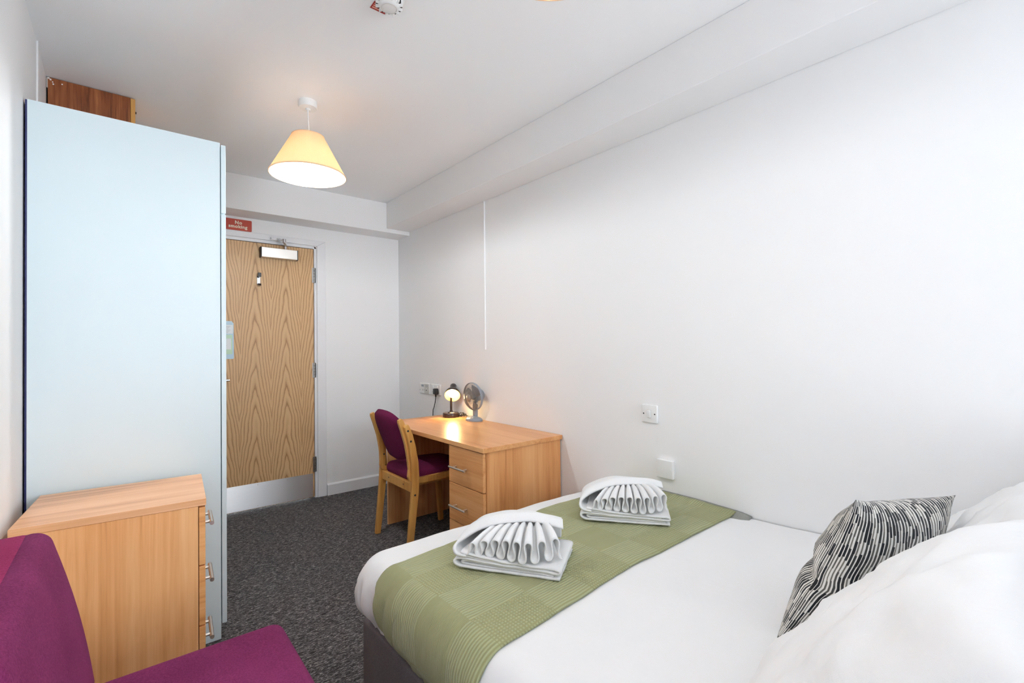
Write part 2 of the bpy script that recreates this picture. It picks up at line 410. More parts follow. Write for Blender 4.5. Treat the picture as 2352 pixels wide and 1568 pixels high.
# ------------------------------------------------------------------ door
dr = thing('door_1', 'oak veneer door with steel kick plate in a white frame', None, (.784, YD, 0), kind='structure')
LX0, LX1, LZ = .366, 1.203, 2.012; LY = YD+.004
leaf = B(LX0, LY, .008, LX1, LY+.044, LZ).build('leaf', M['oak'], dr, world=True, bevel=.0015)
kp = B(LX0+.012, LY-.0025, .012, LX1-.012, LY, .198).build('kick_plate', M['plate'], leaf, world=True)
for sx in (LX0+.03, .58, .79, 1.0, LX1-.02):
    for sz in (.028, .184):
        MB().cyl((sx, LY-.0025, sz), (sx, LY-.0042, sz), .004, n=10).build('screw', M['steel'], leaf, world=True)
fm = MB()
fm.box(LX1+.004, YD+.001, 0, DX1+.02, YD+.09, DZ).box(DX0-.02, YD+.001, 0, LX0-.004, YD+.09, DZ).box(DX0-.02, YD+.001, LZ+.004, DX1+.02, YD+.09, DZ+.02)
fm.build('frame', M['gloss'], dr, world=True, bevel=.002)
B(LX0-.004, YD+.05, 0, LX0+.012, YD+.09, LZ).box(LX1-.012, YD+.05, 0, LX1+.004, YD+.09, LZ).box(LX0-.004, YD+.05, LZ-.012, LX1+.004, YD+.09, LZ+.004).build('door_stop', M['gloss'], dr, world=True)
AY = YD-.014
def arch(poly, nm='architrave'):
    MB().prism(poly, AY, YD, lambda x, z, y: (x, y, z)).build(nm, M['gloss'], dr, world=True, bevel=.004)
ox1, ox0, oz, ix1, ix0, iz = DX1+.074, DX0-.074, DZ+.049, DX1+.004, DX0-.004, DZ+.004
arch([(ix1, 0), (ox1, 0), (ox1, oz), (ix1, iz)]); arch([(ox0, 0), (ix0, 0), (ix0, iz), (ox0, oz)]); arch([(ix0, iz), (ix1, iz), (ox1, oz), (ox0, oz)])
for hz in (1.80, 1.03, .27):
    h = MB().cyl((LX1+.003, LY-.007, hz-.06), (LX1+.003, LY-.007, hz+.06), .0065, n=12)
    h.box(LX1-.012, LY-.003, hz-.06, LX1+.003, LY-.0005, hz+.06).box(LX1+.003, LY-.003, hz-.06, LX1+.016, LY-.0005, hz+.06)
    hg = h.build('hinge', M['hinge'], dr, world=True)
    for k in range(4): MB().cyl((LX1+.003, LY-.007, hz-.036+k*.024-.001), (LX1+.003, LY-.007, hz-.036+k*.024+.001), .0069, n=12).build('knuckle_gap', M['dark'], hg, world=True)
hd = MB().cyl((.452, LY, .985), (.452, LY-.012, .985), .026, n=24).build('handle_rose', M['steel'], dr, world=True, smooth=True)
MB().tube([(.452, LY-.01, .985), (.452, LY-.045, .985), (.460, LY-.053, .985), (.475, LY-.055, .985), (.60, LY-.055, .982)], .0095, 12).build('handle_lever', M['steel'], dr, world=True, smooth=True)
# closer
cl = B(.812, YD-.052, 1.902, 1.066, YD-.002, 1.976).build('door_closer', M['steel'], dr, world=True, bevel=.002)
B(.806, YD-.050, 1.900, .812, YD-.002, 1.978).box(1.066, YD-.050, 1.900, 1.072, YD-.002, 1.978).build('end_cap', M['dark'], cl, world=True)
MB().cyl((.985, YD-.028, 1.976), (.985, YD-.028, 2.008), .010, n=16).build('spindle', M['chrome'], cl, world=True, smooth=True)
MB().tube([(.985, YD-.028, 2.006), (.945, YD-.15, 2.016)], .009, 10).cyl((.945, YD-.15, 2.004), (.945, YD-.15, 2.032), .013, n=16).build('closer_arm', M['chrome'], cl, world=True, smooth=True)
MB().tube([(.945, YD-.15, 2.024), (.925, YD-.03, 2.05)], .0075, 10).build('link_arm', M['chrome'], cl, world=True, smooth=True)
B(.880, YD-.032, 2.042, .945, YD-.014, 2.062).cyl((.89, YD-.032, 2.052), (.89, YD-.042, 2.052), .008, n=12).cyl((.935, YD-.032, 2.052), (.935, YD-.042, 2.052), .008, n=12).build('arm_bracket', M['chrome'], cl, world=True, bevel=.001)
# coat hook
hk = B(.790, LY-.004, 1.690, .812, LY, 1.760).build('coat_hook', M['chrome'], dr, world=True, bevel=.001)
MB().strip([(LY-.002, 1.70), (LY-.012, 1.688), (LY-.030, 1.688), (LY-.036, 1.70)], .005, .790, .812).map(lambda a, b, c: (b, a, c)).build('hook_tongue', M['chrome'], hk, world=True)
MB().strip([(LY-.002, 1.752), (LY-.02, 1.757), (LY-.034, 1.764)], .005, .797, .805).map(lambda a, b, c: (b, a, c)).build('hook_arm', M['chrome'], hk, world=True)
B(.788, LY-.046, 1.750, .812, LY-.030, 1.780).build('rubber_stop', M['black'], hk, world=True, bevel=.002)
# notice on the door
nt = thing('paper_notice', 'laminated pale blue and green notice taped to the oak door', 'notice', (.53, LY, 1.13))
NY = LY-.0012
nb = MB().prism([(.425, 1.135), (.632, 1.135), (.636, 1.142), (.634, 1.396), (.622, 1.412), (.425, 1.416)], NY, LY-.0001, lambda x, z, y: (x, y, z)).build('sheet', M['paperblue'], nt, world=True)
B(.435, NY-.0004, 1.32, .630, NY, 1.385).build('text_panel', M['paper'], nt, world=True)
B(.435, NY-.0004, 1.17, .626, NY, 1.312).build('green_panel', M['papergreen'], nt, world=True)
B(.435, NY-.0006, 1.205, .618, NY-.0004, 1.285).build('map_panel', M['paper'], nt, world=True)
for k in range(6):
    B(.44, NY-.0010, 1.327+k*.009, .60+.02*((k*7) % 3)/3, NY-.0004, 1.330+k*.009).build('text_line', M['ink'], nt, world=True)
for k in range(4):
    B(.45, NY-.0012, 1.215+k*.017, .56+.03*((k*5) % 3)/2, NY-.0006, 1.218+k*.017).build('text_line', M['ink'], nt, world=True)
# no smoking sign
sg = thing('no_smoking_sign', 'small red No smoking sign above the oak door', 'sign', (.667, YD, 2.087))
pts = []
for cx, cz, a0 in ((.749, 2.092, -90), (.749, 2.163, 0), (.585, 2.163, 90), (.585, 2.092, 180)):
    pts += [(cx+.006*cos(R(a0+k*30)), cz+.006*sin(R(a0+k*30))) for k in range(4)]
MB().prism(pts, YD-.003, YD, lambda x, z, y: (x, y, z)).build('sign_board', M['red'], sg, world=True)
MT = Matrix.Translation((0, -.0034, 0)) @ Matrix.Rotation(R(90), 4, 'X')
text_mesh('No', .034, 'lettering', M['cream'], sg, Matrix.Translation((0, 0, .046)) @ MT, .0011, spacing=1.12)
text_mesh('smoking', .033, 'lettering', M['cream'], sg, Matrix.Translation((-.003, 0, .017)) @ MT, .0011, spacing=1.12)

# ------------------------------------------------------------------ wardrobe
wd = thing('wardrobe', 'tall pale blue wardrobe standing side on by the oak door', 'wardrobe', (.03, 2.78, 0))
WY0, WY1 = 2.308, 3.23
B(-.252, WY0, 0, .319, WY0+.018, 2.073).build('side_panel', M['blue'], wd, world=True, bevel=.001)
B(-.252, WY1-.018, 0, .319, WY1, 2.073).build('side_panel', M['blue'], wd, world=True, bevel=.001)
B(-.252, WY0+.018, 2.053, .319, WY1-.018, 2.071).build('top_panel', M['blue'], wd, world=True)
B(-.257, WY0+.001, 0, -.252, WY1, 2.071).build('back_panel', M['navy'], wd, world=True)
B(.27, WY0+.018, 0, .285, WY1-.018, .055).build('plinth', M['blue'], wd, world=True)
B(-.252, WY0+.018, .055, .319, WY1-.018, .073).build('bottom_panel', M['blue'], wd, world=True)
ym = (WY0+WY1)/2
for a, b in ((WY0+.001, ym-.0015), (ym+.0015, WY1-.001)):
    B(.3225, a, 1.7775, .340, b, 2.066).build('upper_door', M['blue'], wd, world=True, bevel=.0015)
    d = B(.3225, a, .062, .340, b, 1.7715).build('door', M['blue'], wd, world=True, bevel=.0015)
    hy = ym+(-.05 if a < ym-.1 else .05)
    MB().tube([(.340, hy, .95), (.368, hy, .95), (.368, hy, 1.1), (.340, hy, 1.1)], .005, 8).build('handle', M['steel'], d, world=True, smooth=True)
# mahogany box above the wardrobe
bx = thing('storage_cupboard', 'dark mahogany cupboard between wardrobe top and ceiling with pale wood edge', 'cupboard', (-.10, 3.08, 2.073))
sp = B(-.256, 2.94, 2.075, .032, 2.958, 2.432).build('side_panel', M['mahogany'], bx, world=True, bevel=.001)
B(.033, 2.938, 2.073, .051, 3.215, 2.430).build('front_panel', M['chairwood'], bx, world=True, bevel=.002)
B(-.256, 3.197, 2.075, .032, 3.215, 2.432).build('side_panel', M['mahogany'], bx, world=True)
B(-.261, 2.943, 2.385, -.256, 3.0, 2.43).build('bracket', M['steel'], bx, world=True)
MB().cyl((.051, 2.951, 2.368), (.0555, 2.951, 2.368), .005, n=10).build('screw', M['dark'], bx, world=True)
for px, pz, s in ((-.247, 2.423, 1.2), (-.240, 2.414, .8), (-.238, 2.405, 1), (-.209, 2.414, .9), (-.2535, 2.428, 1.3)):
    B(px-.0025*s, 2.9394, pz-.003*s, px+.0025*s, 2.9402, pz+.003*s).build('paint_chip', M['white'], sp, world=True)
# cable trunking strips
def trunk(nm, label, bxargs, p):
    o = tag(B(*bxargs).build(nm, M['wall'], org=p, bevel=.0015), label, 'trunking')
trunk('cable_trunking', 'thin white vertical cable trunking on wall above the desk', (XR-.009, 2.648, 1.185, XR, 2.659, 2.217), (XR, 2.653, 1.185))
trunk('cable_trunking', 'thin white cable trunking on wall beside the wardrobe top', (XL, 2.628, 2.08, XL+.006, 2.637, ZC), (XL, 2.632, 2.08))

# ================================================================== FURNITURE
def rbox(c, h, r, n=8, m=4, fn=None):
    """rounded box: centre, half sizes, corner radius; n inner steps, m steps in each rounding"""
    mb = MB(); r = min(r, *h)
    def axis(hh):
        a = [-hh+r*(1-cos(pi/2*k/m)) for k in range(m)]
        b = [lerp(-hh+r, hh-r, k/n) for k in range(n+1)]
        out = a+b+[-x for x in reversed(a)]
        res = []
        for x in out:
            if not res or abs(x-res[-1]) > 1e-6: res.append(x)
        return res
    A = [axis(x) for x in h]
    def pt(x, y, z):
        i = [max(-hh+r, min(hh-r, q)) for q, hh in zip((x, y, z), h)]
        d = Vector((x-i[0], y-i[1], z-i[2]))
        if d.length > 1e-9:
            # map the box surface offset onto the sphere
            d = d.normalized()*r
        return Vector(i)+d
    idx = {}
    def vid(x, y, z):
        k = (round(x, 6), round(y, 6), round(z, 6))
        if k not in idx:
            p = pt(x, y, z)
            if fn: p = Vector(fn(*p))
            idx[k] = len(mb.v); mb.v.append(tuple(p+Vector(c)))
        return idx[k]
    for ax in range(3):
        u, v = [(1, 2), (2, 0), (0, 1)][ax]
        for sgn in (-1, 1):
            for i in range(len(A[u])-1):
                for j in range(len(A[v])-1):
                    q = []
                    for di, dj in ((0, 0), (1, 0), (1, 1), (0, 1)):
                        p = [0, 0, 0]; p[ax] = sgn*h[ax]; p[u] = A[u][i+di]; p[v] = A[v][j+dj]; q.append(vid(*p))
                    mb.f.append(tuple(q if sgn > 0 else q[::-1]))
    return mb

def bar_handle(parent, a, b, post, r=.006):
    """bar from a to b standing off along vector post (pointing back to the drawer)"""
    a, b, post = Vector(a), Vector(b), Vector(post); d = (b-a).normalized(); L = (b-a).length
    mb = MB().cyl(a, b, r, n=14)
    for t in (.18, .82): p = a+d*(L*t); mb.cyl(p, p+post, r*.75, n=10)
    return mb.build('handle', M['steel'], parent, smooth=True)

# ------------------------------------------------------------------ chest of drawers
ch = thing('chest_of_drawers', 'light beech chest of drawers in front of the pale blue wardrobe', 'chest', (0, 2.072, 0), R(-4.2))
hw, hd_ = .230, .190
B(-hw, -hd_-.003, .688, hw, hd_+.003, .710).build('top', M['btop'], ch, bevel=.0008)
B(-hw+.004, -hd_, 0, hw-.022, -hd_+.018, .687).build('side_panel', M['bv'], ch, bevel=.0008)
B(-hw+.004, hd_-.018, 0, hw-.022, hd_, .687).build('side_panel', M['bv'], ch, bevel=.0008)
B(-hw+.006, -hd_+.018, .02, -hw+.012, hd_-.018, .687).build('back_panel', M['bv'], ch)
B(hw-.05, -hd_+.018, 0, hw-.035, hd_-.018, .085).build('plinth', M['by'], ch)
for z0_, z1_, hz in ((.493, .682, .590), (.296, .488, .391), (.095, .291, .190)):
    d = B(hw-.020, -hd_+.0005, z0_, hw-.002, hd_-.0005, z1_).build('drawer', M['edge'], ch, bevel=.0012)
    bar_handle(d, (hw+.022, -.078, hz), (hw+.022, .072, hz), (-.025, 0, 0), .0070)
    B(hw-.30, -hd_+.03, z0_+.02, hw-.021, hd_-.03, z0_+.10).build('drawer_box', M['by'], d)

# ------------------------------------------------------------------ desk
dk = thing('desk', 'beech writing desk with drawers against the white wall', 'desk', (1.67, 2.51, 0))
DT = .695; XF = 1.390; XB = 1.946
B(XF-.004, 1.917, DT-.024, XB, 3.108, DT).build('desktop', M['dy'], dk, world=True, bevel=.0012)
B(XF+.024, 1.930, 0, XB-.004, 1.948, DT-.025).build('side_panel', M['dv'], dk, world=True, bevel=.001)
B(XF+.024, 2.232, 0, XB-.004, 2.250, DT-.025).build('side_panel', M['dv'], dk, world=True, bevel=.001)
B(XF+.012, 3.045, 0, XB-.004, 3.063, DT-.025).build('end_panel', M['dv'], dk, world=True, bevel=.001)
B(XB-.10, 2.250, .30, XB-.085, 3.045, DT-.025).build('modesty_panel', M['dy'], dk, world=True)
B(XF+.05, 1.948, 0, XF+.065, 2.232, .055).build('plinth', M['dy'], dk, world=True)
B(XF+.03, 1.948, .05, XB-.01, 2.232, .062).build('carcass_base', M['dy'], dk, world=True)
for z0_, z1_, hz in ((.4685, .6655, .560), (.2635, .4645, .352), (.065, .2595, .165)):
    d = B(XF+.004, 1.931, z0_, XF+.022, 2.249, z1_).build('drawer', M['dy'], dk, world=True, bevel=.0012)
    o_ = Vector((1.67, 2.51, 0))
    bar_handle(d, Vector((XF-.026, 2.050, hz))-o_, Vector((XF-.026, 2.205, hz))-o_, (.031, 0, 0), .0055)
    B(XF+.023, 1.955, z0_+.02, XB-.15, 2.225, z0_+.12).build('drawer_box', M['dy'], d, world=True)

# ------------------------------------------------------------------ desk chair (local: +x forward, z up)
dc = thing('desk_chair', 'honey beech desk chair with purple upholstered seat and back pushed under the desk', 'chair', (1.5, 2.73, 0))
CW = M['chairwood']
for s in (-1, 1):
    yo, yi = (s*.232, s*.206)
    up = [(-.218, 0, .034), (-.205, .12, .038), (-.190, .26, .042), (-.180, .36, .046), (-.176, .44, .046), (-.180, .53, .044), (-.193, .62, .040), (-.214, .70, .036), (-.232, .748, .030), (-.236, .758, .018)]
    leg = MB().strip(up, .04, yi, yo).build('rear_leg', CW, dc, bevel=.004)
    bent = [(-.262, .788, .020), (-.256, .775, .032), (-.236, .72, .034), (-.212, .64, .034), (-.198, .56, .034), (-.190, .49, .034)]
    # bent lamination: down the back, round the corner and forward as the seat rail
    bent += [(-.172+.0-.024*cos(t)+.0, .452-.030*sin(t), .032) for t in (0.2, .7, 1.2)]
    bent += [(-.11, .416, .034), (.02, .418, .034), (.16, .422, .034), (.205, .424, .030)]
    MB().strip(bent, .034, s*.184, s*.206).build('side_rail', CW, dc, bevel=.003)
    MB().strip([(.222, 0, .034), (.208, .22, .038), (.196, .405, .042)], .04, s*.150, s*.176).build('front_leg', CW, dc, bevel=.004)
    for px, pz in ((-.226, .722), (-.208, .66), (-.184, .345)):
        MB().cyl((px, s*.2325, pz), (px, s*.2335, pz), .0062, n=12).build('screw', M['dark'], leg)
    MB().cyl((-.186, s*.183, .515), (-.186, s*.1825, .515), .0055, n=10).build('screw', M['dark'], leg)
rr = B(-.192, -.206, .352, -.170, .206, .408).build('rear_rail', CW, dc, bevel=.003)
for y in (-.10, .10): MB().cyl((-.1925, y, .382), (-.1932, y, .382), .005, n=10).build('screw', M['dark'], rr)
B(.180, -.150, .345, .205, .150, .40).build('front_rail', CW, dc, bevel=.003)
B(-.17, -.150, .372, .19, -.128, .402).build('under_rail', CW, dc, bevel=.002)
B(-.17, .128, .372, .19, .150, .402).build('under_rail', CW, dc, bevel=.002)
def seat_fn(x, y, z):
    if z > 0: z += .022*(1-(x/.24)**2)*(1-(y/.2)**2)
    return (x, y*(1-.08*smooth01(x/.22)), z)
rbox((.025, 0, .432), (.205, .184, .036), .034, 10, 5, seat_fn).build('seat', M['shaded_purple'], dc, smooth=True, angle=0)
def back_pad():
    mb = MB()
    def f(sgn):
        def g(a, b):
            # superelliptic outline in (y, h)
            th = 2*pi*a; e = .62; r = b
            cy = abs(cos(th))**e*(1 if cos(th) >= 0 else -1); cz = abs(sin(th))**e*(1 if sin(th) >= 0 else -1)
            y = .186*cy*r; hgt = .158*cz*r*(1-.10*(cy*r)**2 if cz > 0 else 1-.22*(cy*r)**2)
            zz = .672+hgt
            t = (zz-.52)/.30
            xc = lerp(-.172, -.262, smooth01(t)*.6+t*.4)+.035*(y/.186)**2-.014      # curved round the sitter, leaning back
            th_ = .027*math.sqrt(max(0, 1-r**6))
            return (xc+sgn*th_, y, zz)
        return g
    mb.grid(f(-1), 40, 10, True); mb.grid(lambda a, b: f(1)(1-a, b), 40, 10, True)
    return mb
back_pad().build('backrest', M['shaded_purple'], dc, smooth=True, angle=0)

# ------------------------------------------------------------------ armchair in the corner
ac = thing('easy_chair', 'low purple wool easy chair beside the chest of drawers', 'armchair', (.05, 1.16, 0))
ay, ax_ = (1.16, .05)
rbox((.085, 0, .385), (.212, .292, .065), .035, 10, 5, lambda x, y, z: (x, y, z+.006*(1-(x/.22)**2)*(1-(y/.3)**2) if z > 0 else z)).build('seat', M['purple'], ac, smooth=True, angle=0)
def lean(x, y, z): return (x-.205*z+(.010*sin(pi*(z+.2)/.4)), y, z)
rbox((-.160, 0, .627), (.026, .29, .188), .024, 8, 5, lean).build('backrest', M['purple'], ac, smooth=True, angle=0)
rbox((-.202, 0, .6272), (.0485, .2895, .1878), .022, 8, 4, lean).build('back_panel', M['magenta'], ac, smooth=True, angle=0)
for s in (-1, 1):
    MB().strip([(.25, 0, .03), (.255, .33, .04)], .04, s*.262, s*.286).build('leg', CW, ac, bevel=.003)
    MB().strip([(-.20, 0, .03), (-.165, .33, .04)], .04, s*.262, s*.286).build('leg', CW, ac, bevel=.003)
    B(-.19, s*.262, .285, .275, s*.286, .322).build('side_rail', CW, ac, bevel=.003)

# ------------------------------------------------------------------ bed
bd = thing('bed', 'double divan bed with slate grey upholstered base along the white wall', 'bed', (1.28, .69, 0))
rbox((0, .085, .145), (.650, .850, .115), .012, 4, 3).map(lambda x, y, z: (x+.018, y, z)).build('base', M['slate'], bd, smooth=True)
rbox((.022, .083, .375), (.638, .842, .108), .06, 6, 4).build('mattress', M['linen'], bd, smooth=True)
rbox((.01, -.802, .50), (.655, .034, .47), .02, 4, 3).build('headboard', M['slate'], bd, smooth=True)
for sx in (-.55, .58):
    for sy in (-.70, .83): MB().cyl((sx, sy, 0), (sx, sy, .035), .022, n=16).build('foot', M['black'], bd, smooth=True)

XE, YE, RC, RR = .622, 1.632, .10, .062
def nz(x, y, z=0.0): return noise.noise(Vector((x, y, z)))
def ztop(x, y): 
    return .500+.07*smooth01((.95-y)/.9)*.45+.005*nz(x*3.1, y*3.1, 1)+.003*nz(x*7, y*7, 4)-.012*smooth01((y-1.35)/.3)
def drape(px, py, off=0.0, dmax=.40, yq=None):
    xi, yi = XE+RC, YE-RC
    qx, qy = max(0, xi-px), max(0, py-yi); d = math.hypot(qx, qy)
    d0 = RC-RR; arc = RR*pi/2
    if d < 1e-9: return Vector((px, py, ztop(px, py)+off))
    dx, dy = qx/d, qy/d; d = min(d, dmax)
    if d <= d0: out, drop, nrm = d, 0, 0
    elif d < d0+arc: a = (d-d0)/RR; out, drop, nrm = d0+RR*sin(a), RR*(1-cos(a)), a
    else: out, drop, nrm = d0+RR, RR+d-d0-arc, pi/2
    sd = max(0, drop-RR*.5)
    out += .016*sin(min(1, sd/.16)*pi)-.055*smooth01((sd-.10)/.13)
    cn = math.atan2(dy, dx)
    cw = smooth01(sd/.06)
    corner = math.exp(-((py-YE+.10)/.17)**2) if qx > 0 else math.exp(-((px-XE)/.2)**2)
    out += cw*corner*.009*sin(cn*16+ (py if qx > 0 else px)*60)
    out += off*sin(nrm)
    x = (xi-out*dx) if qx > 0 else px; y = (yi+out*dy) if qy > 0 else py
    zt = ztop(max(px, XE), min(py, YE))
    return Vector((x, y, zt-drop+off*cos(nrm)))
PX0, PX1, PY0, PY1 = XE-.265, 1.944, -.072, YE+.27
bd_org = (1.28, .69, .49)
dv = MB().grid(lambda a, b: drape(lerp(PX0, PX1, a), lerp(PY0, PY1, b), .004), 120, 150)
tag(dv.build('duvet', M['linen'], org=bd_org, smooth=True, angle=0), 'smooth white duvet tucked over the double bed', 'duvet')
# runner across the foot
def runner_pt(a, b, off=.010):
    px = lerp(XE-.225, 1.940, a)
    side = max(0, (XE+.03-px))
    far = 1.437+.055*smooth01((px-XE)/.9)-.62*max(0, side-.04)-.010*math.sin(px*3)
    near = .872+.05*smooth01((px-XE)/.7)+.18*max(0, side-.10)
    py = lerp(near, far, b)
    ed = math.exp(-min(b, 1-b)*90)
    k = .0022*nz(px*14, py*34, 2)*(1 if px > XE+.1 else 1.6)
    if px < XE+.02: k += .0075*(abs(sin(py*42+px*6))**.6-.4)*smooth01((b-.45)/.3)*smooth01((XE+.02-px)/.08)
    return drape(px, py, off+k-ed*.004+.010*smooth01((px-1.88)/.06), .33)
rn = MB().grid(lambda a, b: runner_pt(a, b), 150, 70, uvfn=lambda a, b: (lerp(0, 1.55, a), lerp(0, .56, b)))
rno = tag(rn.build('bed_runner', M['runner'], org=(1.28, 1.17, .5), smooth=True, angle=0, solid=.004, offset=1), 'olive green waffle weave runner laid across the white bed', 'bed runner')
ln = MB().grid(lambda a, b: Vector((lerp(1.885, 1.947, a), lerp(.862, 1.392, b), ztop(1.94, lerp(.872, 1.392, b))+lerp(.0045, .024, a)-.012*math.exp(-min(b, 1-b)*14))), 8, 24)
ln.build('lining', M['lining'], rno, world=True, smooth=True, angle=0, solid=.003)

# ------------------------------------------------------------------ pillows and cushion
def pillow(c, wx, hh, th, lean_a, seed, wr=.010):
    """leaning pillow: width along x, height along the lean, puffed by th each side"""
    hv = Vector((0, -cos(lean_a), sin(lean_a))); nv = Vector((0, sin(lean_a), cos(lean_a))); c = Vector(c)
    def f(sgn):
        def g(a, b):
            u, v = 2*a-1, 2*b-1
            t = ((1-abs(u)**3.2)*(1-abs(v)**3.2))**.55
            rc_ = 1-.07*(u*v)**4; cu = rc_*(1-.05*(1-abs(v)**2)*abs(u)**3); cv = rc_*(1-.07*(1-abs(u)**2)*abs(v)**3)
            wv = wr*(nz(u*2.6+seed, v*2.6, 3)+.7*abs(nz(u*3.5+v*2+seed, v*5-u*2, 8)))*t
            rad = .006*sin(math.atan2(v, u)*11+seed)*smooth01((max(abs(u), abs(v))-.45)/.4)*t
            p_, q_ = u*.80+v*.60, v*.80-u*.60                # soft diagonal folds
            fold = (1-abs(nz(q_*3.0+seed, p_*1.1, 5)))**4
            wv += .016*(fold-.45)*t*smooth01((1.05-abs(u)-.3*abs(v))/.6)
            return c+Vector((u*wx*cu, 0, 0))+hv*(v*hh*cv)+nv*(sgn*(th*t+wv+rad))
        return g
    mb = MB().grid(f(1), 44, 36); mb.grid(lambda a, b: f(-1)(1-a, b), 44, 36); return mb
def pil(label, *a, **k):
    c = a[0]; tag(pillow(*a, **k).build('pillow', M['pillow'], org=c, smooth=True, angle=0), label, 'pillow', 'white pillows at the bed head')
pil('plump white pillow on the near side of the bed head', (.955, .198, .704), .330, .268, .090, R(47), 1.3, wr=.012)
pil('white pillow against the wall behind the patterned cushion', (1.617, .138, .696), .322, .255, .085, R(47), 5.1, wr=.015)

def cushion():
    A, Bc, Cc, D = Vector((1.165, .470, .512)), Vector((1.205, .318, .868)), Vector((1.615, .214, .818)), Vector((1.56, .365, .515))
    n = (Bc-A).cross(Cc-Bc).normalized()
    mb = MB()
    def f(sgn):
        def g(a, b):
            u, v = 2*a-1, 2*b-1
            pu = .5+.5*u*(1-.10*(1-v*v)*abs(u)**2); pv = .5+.5*v*(1-.10*(1-u*u)*abs(v)**2)
            p = lerp(lerp(A, Bc, pv), lerp(D, Cc, pv), pu)
            t = ((1-abs(u)**2.6)*(1-abs(v)**2.6))**.62
            crease = -.020*math.exp(-((v-.12-.25*u)/.10)**2)*smooth01((.2-u)/.9)
            wv = .006*nz(u*4, v*4, sgn)*t
            return p+n*(sgn*(.074*t)+wv+(crease*t**.3 if sgn > 0 else crease*.6*t**.3))
        return g
    def rm(q): return lerp(q, math.asin(max(-1, min(1, 2*q-1)))/pi+.5, .8)
    cs = lambda q: .5-.5*cos(pi*q)                      # finer steps near the seams
    mb.grid(lambda a, b: f(1)(cs(a), cs(b)), 48, 48, uvfn=lambda a, b: (rm(cs(a)), rm(cs(b)))); mb.grid(lambda a, b: f(-1)(1-cs(a), cs(b)), 48, 48, uvfn=lambda a, b: (1-rm(cs(a)), rm(cs(b))))
    return mb
tag(cushion().build('scatter_cushion', M['cushion'], org=(1.385, .36, .52), smooth=True, angle=0), 'black and white stroke patterned scatter cushion leaning on the pillows', 'cushion')

# ------------------------------------------------------------------ folded towels (local: x along the front edge, y away from the camera)
def interp(pts, t):
    n = len(pts)-1; k = min(n-1, int(t*n)); u = t*n-k
    p0, p1, p2, p3 = pts[max(k-1, 0)], pts[k], pts[k+1], pts[min(k+2, n)]
    return tuple(.5*(2*b+(c-a)*u+(2*a-5*b+4*c-d)*u*u+(3*b-a-3*c+d)*u**3) for a, b, c, d in zip(p0, p1, p2, p3))
def towel(label, loc, rz, seed, N=9.0):
    t = thing('folded_towel', label, 'towel', loc, rz, 'folded towels on the runner')
    def sheet(pts, steps, y0, y1, nm, th=.0075):
        def g(a, b):
            x, z = interp(pts, a)
            return (x+.003*nz(x*9, b*4, seed), lerp(y0, y1, b)+.004*nz(x*22, z*30, seed+1)*(1-b), z+.0025*nz(x*14, b*5, seed+2)*smooth01(z/.02))
        return MB().grid(g, steps, 14).build(nm, M['terry'], t, smooth=True, angle=0, solid=th)
    sheet([(.332, .006), (.22, .005), (.10, .005), (.035, .006), (.010, .010), (-.002, .021), (.008, .033), (.04, .034), (.12, .029), (.22, .026), (.30, .024), (.326, .024), (.331, .030), (.318, .036), (.25, .036), (.15, .040), (.06, .050), (.02, .056)], 90, 0, .215, 'folded_base')
    sheet([(.315, .0135), (.20, .0135), (.08, .014), (.035, .015), (.022, .0205), (.035, .026), (.09, .0235), (.20, .0195), (.31, .0185)], 50, .004, .21, 'inner_fold', .005)
    sheet([(.300, .030), (.20, .032), (.10, .0365), (.03, .045)], 30, .002, .21, 'middle_fold', .005)
    def fan(a, b):
        s = a; th = 2*pi*N*s
        k = .0085*min(1, s*5)*(1-.35*s)
        fx = .040+.290*s+k*sin(2*th); fy = -.004+.010*sin(6*s)+.055*smooth01((s-.62)/.38)
        amp = lerp(.026, .036, smooth01(s*1.6))*(.8+.2*smooth01(s*4))
        fz = .050+amp*(1-cos(th))-.004*sin(pi*s)
        rx = .105+.150*s; ry = .120+.03*s; rz_ = .120+.0045*(1-cos(th))
        r = b**.9
        return (lerp(rx, fx, r), lerp(ry, fy, r), lerp(rz_, fz, r)+.020*sin(pi*r)*(.45+.55*s)+.0012*nz(fx*40, r*9, seed))
    MB().grid(fan, 230, 14).build('pleated_fan', M['terry'], t, smooth=True, angle=0, solid=.0042)
    prof = [(.040, .046), (.004, .050), (-.010, .070), (.002, .096), (.045, .126), (.115, .146), (.19, .150), (.255, .142), (.298, .132)]
    def wrap(a, b):
        x, z = interp(prof, a)
        yf = -.004+.135*smooth01((a-.10)/.80); y = lerp(yf, .225, b)
        z -= .014*(1-min(1, b/.25))**2*smooth01((a-.2)/.25)
        z = lerp(z, .040, smooth01((b-.78)/.22)*.9)
        roll = .010*sin(min(1, b/.5)*pi)*smooth01((a-.15)/.3)
        return (x+.012*b*(.5-a)+.02*(1-b)*a, y+.003*nz(x*20, z*20, seed), z*(1-.08*b)+roll+.005*nz(x*13, y*13, seed+5))
    MB().grid(wrap, 46, 26).build('top_wrap', M['terry'], t, smooth=True, angle=0, solid=.009)
    t.scale = (1, 1, .87)
    return t
TZ = math.atan2(-.835, .55)
towel('white towel folded into a pleated fan nearer the bed edge', (.800, 1.262, .517), TZ, 1.0, 8.0)
towel('white towel folded into a pleated fan nearer the wall', (1.392, 1.272, .519), TZ+R(4), 6.0, 9.0)

